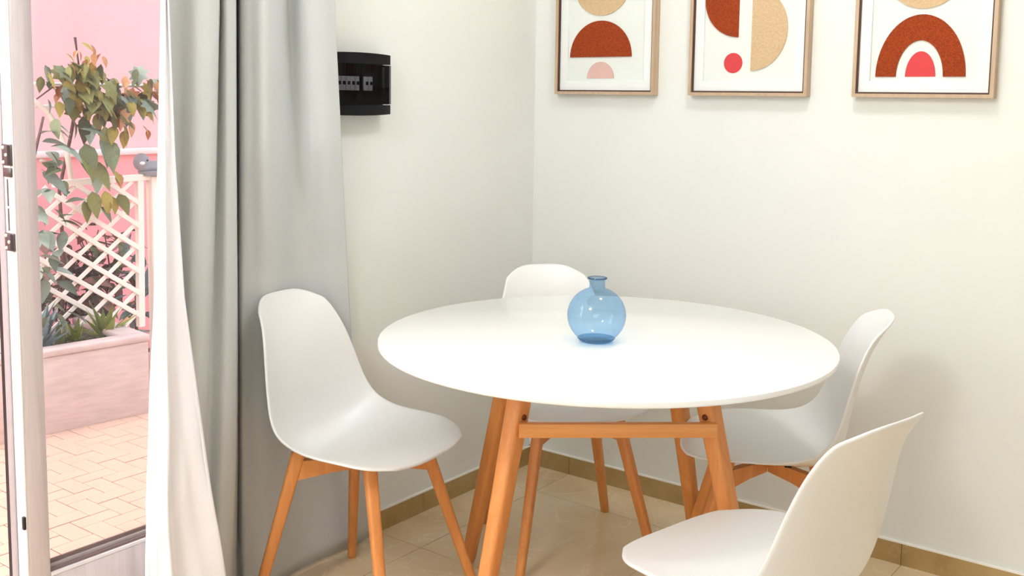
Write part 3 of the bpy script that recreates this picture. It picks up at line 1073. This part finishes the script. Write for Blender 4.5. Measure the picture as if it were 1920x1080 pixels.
box('label_tab', (0.030, -0.103, -0.038), (0.034, -0.091, -0.026), M_breaker, bx)

# ------------------------------------------------------------------ framed pictures
PZ0, PZ1 = 1.355, 1.895


def shape(name, pts, y0, y1, mat, parent, ox, oz):
    """flat relief with outline pts given as (x, z) in room coordinates"""
    bm = bmesh.new()
    loft(bm, [[(x - ox, y0, z - oz) for x, z in pts], [(x - ox, y1, z - oz) for x, z in pts]])
    return mesh_obj(name, bm, mat, parent)


def arc_pts(cx, cz, rx, rz, a0, a1, n=36):
    return [(cx + rx * math.cos(math.radians(a0 + (a1 - a0) * i / n)), cz + rz * math.sin(math.radians(a0 + (a1 - a0) * i / n))) for i in range(n + 1)]


def picture(x0, x1, label, shapes):
    ox, oz = (x0 + x1) / 2, (PZ0 + PZ1) / 2
    t = empty('framed_picture', (ox, 0, oz))
    tag(t, label, 'picture', 'framed abstract pictures on the wall')
    hw, hh = (x1 - x0) / 2, (PZ1 - PZ0) / 2
    fwid = 0.010
    bm = bmesh.new()
    for lo, hi in (((-hw, -0.032, -hh), (-hw + fwid, 0, hh)), ((hw - fwid, -0.032, -hh), (hw, 0, hh)),
                   ((-hw + fwid, -0.032, -hh), (hw - fwid, 0, -hh + fwid)), ((-hw + fwid, -0.032, hh - fwid), (hw - fwid, 0, hh))):
        add_box(bm, lo, hi)
    mesh_obj('frame', bm, M_frame, t)
    f2 = fwid + 0.0045
    bm = bmesh.new()
    for lo, hi in (((-hw + fwid, -0.027, -hh + fwid), (-hw + f2, -0.004, hh - fwid)), ((hw - f2, -0.027, -hh + fwid), (hw - fwid, -0.004, hh - fwid)),
                   ((-hw + f2, -0.027, -hh + fwid), (hw - f2, -0.004, -hh + f2)), ((-hw + f2, -0.027, hh - f2), (hw - f2, -0.004, hh - fwid))):
        add_box(bm, lo, hi)
    mesh_obj('inner_lip', bm, M_frame_lip, t)
    # white mount with a recessed ground
    mw = 0.045
    bm = bmesh.new()
    for lo, hi in (((-hw + f2, -0.020, -hh + f2), (-hw + mw, -0.004, hh - f2)), ((hw - mw, -0.020, -hh + f2), (hw - f2, -0.004, hh - f2)),
                   ((-hw + mw, -0.020, -hh + f2), (hw - mw, -0.004, -hh + mw)), ((-hw + mw, -0.020, hh - mw), (hw - mw, -0.004, hh - f2))):
        add_box(bm, lo, hi)
    mesh_obj('mount', bm, M_mat, t)
    bm = bmesh.new()
    add_box(bm, (-hw + mw, -0.013, -hh + mw), (hw - mw, -0.004, hh - mw))
    mesh_obj('artwork_ground', bm, M_paper, t)
    for nm, pts, th, mat in shapes:
        shape(nm, pts, -0.013, -0.013 - th, mat, t, ox, oz)
    return t


FELT, PRINT = 0.0035, 0.0012
picture(0.107, 0.498, 'leftmost framed picture, rust dome over a small pale pink dome',
        [('sand_circle', arc_pts(0.283, 1.717, 0.108, 0.098, 0, 350), FELT, M_sand),
         ('rust_dome', arc_pts(0.281, 1.481, 0.122, 0.121, 0, 180), FELT, M_rust),
         ('blush_dome', arc_pts(0.2825, 1.409, 0.0545, 0.056, 0, 180), PRINT, M_blush)])
picture(0.623, 1.013, 'middle framed picture, rust and sand half circles with a red dot',
        [('rust_half_circle', arc_pts(0.782, 1.650, 0.114, 0.115, 90, 270), FELT, M_rust),
         ('sand_half_circle', arc_pts(0.826, 1.557, 0.115, 0.125, -90, 90), FELT, M_sand),
         ('coral_dot', arc_pts(0.767, 1.456, 0.031, 0.031, 0, 350), PRINT, M_coral)])
picture(1.148, 1.528, 'rightmost framed picture, rust arch over a red dome',
        [('sand_circle', arc_pts(1.333, 1.700, 0.106, 0.100, 0, 350), FELT, M_sand),
         ('rust_arch', arc_pts(1.3295, 1.413, 0.1215, 0.171, 0, 180) + arc_pts(1.3285, 1.413, 0.0635, 0.100, 180, 0), FELT, M_rust),
         ('coral_dome', arc_pts(1.331, 1.413, 0.041, 0.070, 0, 180), PRINT, M_coral)])

# ------------------------------------------------------------------ table
TC = Vector((0.8696, -0.8932, 0))
TPHI = 0.694
TB = Vector((0.824, -0.820, 0))          # middle of the leg frame
tab = empty('dining_table', TB, TPHI)
TOPC = Matrix.Rotation(-TPHI, 3, 'Z') @ (TC - TB)
tag(tab, 'round white dining table with splayed orange beech legs', 'table')
TR, TZ = 0.55, 0.760
bm = bmesh.new()
lathe(bm, [(0.001, TZ - 0.022), (TR - 0.030, TZ - 0.022), (TR - 0.006, TZ - 0.0145), (TR - 0.0015, TZ - 0.0125), (TR, TZ - 0.010), (TR, TZ - 0.004),
           (TR - 0.001, TZ - 0.001), (TR - 0.004, TZ), (0.001, TZ)], 160, TOPC)
mesh_obj('tabletop', bm, M_white_top, tab, True, 30)
A1, B1 = 0.205, 0.338
AY = {-1: 0.164, 1: 0.204}
BY = {-1: 0.327, 1: 0.327}
for sx in (-1, 1):
    for sy in (-1, 1):
        A = Vector((sx * A1, sy * AY[sy], 0.735))
        B = Vector((sx * B1, sy * BY[sy], 0.0))
        A2v = A + (A - B) * (0.003 / 0.735)
        lg = spar('leg', A2v, B, (sx, sy, 0), (0.050, 0.050), (0.035, 0.035), 0.011, M_beech, tab, k=4)
        # bolt head on the face that looks towards the middle of the front
        t = (0.735 - 0.598) / 0.735
        P = A + (B - A) * t
        nrm = Vector((-sx, sy, 0)).normalized()
        bm = bmesh.new()
        lathe(bm, [(0.006, -0.004), (0.0075, 0.000), (0.0072, 0.003), (0.004, 0.0055), (0.001, 0.006)], 14)
        M = Matrix.Translation(P + nrm * 0.0232) @ nrm.to_track_quat('Z', 'Y').to_matrix().to_4x4()
        bmesh.ops.transform(bm, matrix=M, verts=bm.verts)
        mesh_obj('bolt', bm, M_bolt, lg, True)
# rails between the legs, front and rear
for sy in (-1, 1):
    t = (0.735 - 0.575) / 0.735
    y = sy * (AY[sy] + (BY[sy] - AY[sy]) * t) + sy * 0.030
    xe = A1 + (B1 - A1) * t + 0.002
    bm = bmesh.new()
    r = rounded_rect(0.020, 0.033, 0.002, 2)
    loft(bm, [[(x, y + a, 0.574 + b) for a, b in r] for x in (-xe + 0.010, xe)])
    mesh_obj('rail', bm, M_beech_x, tab, True, 40)
# apron under the top
bm = bmesh.new()
for lo, hi in (((-0.19, -0.16, 0.70), (0.19, -0.14, TZ - 0.022)), ((-0.19, 0.14, 0.70), (0.19, 0.16, TZ - 0.022)),
               ((-0.20, -0.14, 0.70), (-0.18, 0.14, TZ - 0.022)), ((0.18, -0.14, 0.70), (0.20, 0.14, TZ - 0.022))):
    add_box(bm, lo, hi)
mesh_obj('apron', bm, M_beech, tab)

# ------------------------------------------------------------------ blue glass bottle vase
VC = Vector((0.876, -0.941, TZ + 0.0005))
vase = empty('glass_vase', VC)
tag(vase, 'round blue glass bottle vase with a short neck on the white table', 'vase')
prof = [(0.001, 0.000), (0.036, 0.000), (0.041, 0.003)]
R0 = 0.0705
for i in range(1, 24):
    a = -58 + (58 + 74) * i / 23
    prof.append((R0 * math.cos(math.radians(a)), 0.063 + 0.0685 * math.sin(math.radians(a))))
prof += [(0.0188, 0.1325), (0.0183, 0.139), (0.0185, 0.1475), (0.0200, 0.1500), (0.0235, 0.1520), (0.0240, 0.1540), (0.0225, 0.1555), (0.0185, 0.1555)]
inner = []
for r, z in prof[::-1]:
    if z > 0.156 or z < 0.006:
        continue
    if z < 0.148 and r > 0.017:
        inner.append((max(r - 0.0026, 0.001), max(z, 0.009)))
bm = bmesh.new()
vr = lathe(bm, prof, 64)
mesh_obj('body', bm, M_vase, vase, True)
bm = bmesh.new()
lathe(bm, [(0.001, 0.0012), (0.036, 0.0012), (0.0425, 0.0050), (0.0455, 0.0085), (0.040, 0.0100), (0.020, 0.0080), (0.001, 0.0075)], 48)
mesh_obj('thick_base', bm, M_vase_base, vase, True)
bm = bmesh.new()
rings = []
for i in range(48):
    a = 2 * PI * i / 48
    rings.append([((0.0215 + 0.0022 * math.cos(b)) * math.cos(a), (0.0215 + 0.0022 * math.cos(b)) * math.sin(a), 0.1535 + 0.0020 * math.sin(b))
                  for b in [2 * PI * k / 8 for k in range(8)]])
vrt = [[bm.verts.new(p) for p in r] for r in rings]
for i in range(48):
    for k in range(8):
        a, b = vrt[i], vrt[(i + 1) % 48]
        bm.faces.new((a[k], a[(k + 1) % 8], b[(k + 1) % 8], b[k]))
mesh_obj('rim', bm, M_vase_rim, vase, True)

# ------------------------------------------------------------------ chairs
VK = np.array([0, .05, .12, .24, .38, .5, .58, .65, .73, .83, .93, 1.0])
SY = np.array([0.2287, 0.2041, 0.1686, 0.0976, -0.0077, -0.1022, -0.1497, -0.173, -0.1875, -0.2092, -0.2495, -0.2912])
SZ = np.array([0.4472, 0.4512, 0.4549, 0.453, 0.4386, 0.4279, 0.4367, 0.4691, 0.5362, 0.6438, 0.7481, 0.8125])
SW = np.array([0.1198, 0.1553, 0.1922, 0.2231, 0.2269, 0.2166, 0.2092, 0.2009, 0.1886, 0.1678, 0.1365, 0.1003])
SEY = np.array([-0.0064, -0.0004, 0.0017, -0.0003, 0.0111, 0.0345, 0.0437, 0.0407, 0.0323, 0.0263, 0.025, 0.0238])
SEZ = np.array([0.0053, 0.0035, 0.0041, 0.0159, 0.0341, 0.0546, 0.0615, 0.0551, 0.0397, 0.0253, 0.0135, -0.005])


def spl(yk, x):
    xk = VK
    n = len(xk)
    h = np.diff(xk)
    A = np.zeros((n, n))
    b = np.zeros(n)
    A[0, 0] = A[-1, -1] = 1
    for i in range(1, n - 1):
        A[i, i - 1] = h[i - 1]
        A[i, i] = 2 * (h[i - 1] + h[i])
        A[i, i + 1] = h[i]
        b[i] = 3 * ((yk[i + 1] - yk[i]) / h[i] - (yk[i] - yk[i - 1]) / h[i - 1])
    c = np.linalg.solve(A, b)
    i = np.clip(np.searchsorted(xk, x) - 1, 0, n - 2)
    d = x - xk[i]
    bb = (yk[i + 1] - yk[i]) / h[i] - h[i] * (2 * c[i] + c[i + 1]) / 3
    dd = (c[i + 1] - c[i]) / (3 * h[i])
    return yk[i] + bb * d + c[i] * d * d + dd * d ** 3


def shell_surf(u, v):
    f = np.clip((v - 0.80) / 0.20, 0, 1)
    g = np.clip((0.16 - v) / 0.16, 0, 1)
    k = np.abs(u) ** 5                         # rounded corners at the top and at the front
    v = v - 0.045 * k * f * f * (3 - 2 * f) + 0.040 * k * g * g * (3 - 2 * g)
    k = np.abs(u) ** 2.4
    return np.stack([spl(SW, v) * u, spl(SY, v) + spl(SEY, v) * k, spl(SZ, v) + spl(SEZ, v) * k], -1)


NU, NV = 28, 64
us = np.linspace(-1, 1, NU + 1)
vv = np.linspace(0, 1, NV + 1)
SW[-1] += 0.016
SW[0] += 0.016
G = np.array([shell_surf(us, np.full(NU + 1, v)) for v in vv])


def shell_under(x, y):
    """height of the shell above the point (x, y) of the seat"""
    S = G[:int(NV * .62)].reshape(-1, 3)
    d = np.hypot(S[:, 0] - x, S[:, 1] - y)
    return float(S[d.argmin(), 2])


LT, LF, LR_, LBX, LBF, LBR = 0.122, 0.114, 0.127, 0.203, 0.223, 0.205


def make_chair():
    """chair facing local +y (back at -y)"""
    c = empty('dining_chair')
    bm = bmesh.new()
    vr = [[bm.verts.new(p) for p in row] for row in G]
    for a, b in zip(vr[:-1], vr[1:]):
        for k in range(NU):
            bm.faces.new((a[k], a[k + 1], b[k + 1], b[k]))
    sh = mesh_obj('seat_shell', bm, M_shell, c, True)
    # thickness goes to the underside
    up = [p for p in sh.data.polygons if abs(p.center.x) < 0.03 and p.center.y > 0.0][0]
    md = sh.modifiers.new('shell_thickness', 'SOLIDIFY')
    md.thickness = 0.0075
    md.offset = -1 if up.normal.z > 0 else 1
    ms = sh.modifiers.new('smooth', 'SUBSURF')
    ms.levels = 1
    ms.render_levels = 1
    for sx in (-1, 1):
        for sy in (1, -1):
            T = Vector((sx * LT, LF if sy > 0 else -LR_, 0.40))
            F = Vector((sx * LBX, LBF if sy > 0 else -LBR, 0.0))
            zt = min(shell_under(T.x + a, T.y + b) for a in (-.014, .014) for b in (-.014, .014)) - 0.0085
            Tt = F + (T - F) * (zt / 0.40)
            rd = Vector((F.x - T.x, F.y - T.y, 0))
            spar('leg', Tt, F, rd, (0.036, 0.032), (0.026, 0.024), 0.008, M_beech, c, k=3)
            # arm of the cross brace running to the middle
            t2 = Vector((T.x, T.y, 0))
            bm = bmesh.new()
            dirn = t2.normalized()
            nrm = Vector((-dirn.y, dirn.x, 0))
            rings = []
            for s, zl, zh in ((0.012, 0.374, 0.404), (t2.length * .5, 0.368, 0.404), (t2.length + 0.004, 0.352, 0.404)):
                p = dirn * s
                rings.append([p + nrm * a + Vector((0, 0, z)) for a, z in ((-0.011, zl), (0.011, zl), (0.011, zh), (-0.011, zh))])
            loft(bm, rings)
            mesh_obj('cross_brace', bm, M_beech, c)
            bm = bmesh.new()
            q = Vector((T.x, T.y, 0)) * 0.38
            zq = shell_under(q.x, q.y)
            add_box(bm, (q.x - 0.013, q.y - 0.009, 0.403), (q.x + 0.013, q.y + 0.009, zq - 0.007), 0.002)
            mesh_obj('mounting_plate', bm, M_metal_black, c)
    return c


def copy_tree(o, parent=None):
    k = o.copy()
    C.objects.link(k)
    if parent is not None:
        k.parent = parent
    for ch in list(o.children):
        copy_tree(ch, k)
    return k


POSES = [(0.3000, -1.1457, 0.1297, 'white shell chair in front of the grey curtain, facing the table'),
         (0.5017, -0.5008, -0.6650, 'white shell chair in the wall corner behind the table and vase'),
         (1.1329, -0.4923, 3.5981, 'white shell chair pushed under the table beside the picture wall'),
         (1.4122, -1.1975, 2.9271, 'nearest white shell chair, seen from behind at the lower right')]
proto = make_chair()
chairs = [proto] + [copy_tree(proto) for _ in range(3)]
for o, (x, y, th, lab) in zip(chairs, POSES):
    o.location = (x, y, 0)
    o.rotation_euler = (0, 0, th - PI / 2)
    tag(o, lab, 'chair', 'white dining chairs around the table')

# ------------------------------------------------------------------ ceiling lamps (above the frame)
for i, (x, y, z, lab) in enumerate(((1.30, -0.90, 2.62, 'round white ceiling lamp above the dining table'),
                                    (1.00, -3.50, 2.62, 'round white ceiling lamp behind the viewer'))):
    l = empty('ceiling_lamp', (x, y, RH))
    tag(l, lab, 'lamp', 'ceiling lamps')
    bm = bmesh.new()
    lathe(bm, [(0.001, 0.0), (0.06, 0.0), (0.055, -0.02), (0.012, -0.03), (0.010, -0.15), (0.05, -0.158), (0.05, -0.17), (0.001, -0.17)], 32)
    mesh_obj('ceiling_rose', bm, M_upvc, l, True, 40)
    bm = bmesh.new()
    bmesh.ops.create_uvsphere(bm, u_segments=24, v_segments=16, radius=0.14)
    bmesh.ops.translate(bm, verts=bm.verts, vec=(0, 0, z - RH))
    mesh_obj('globe_shade', bm, M_globe, l, True)
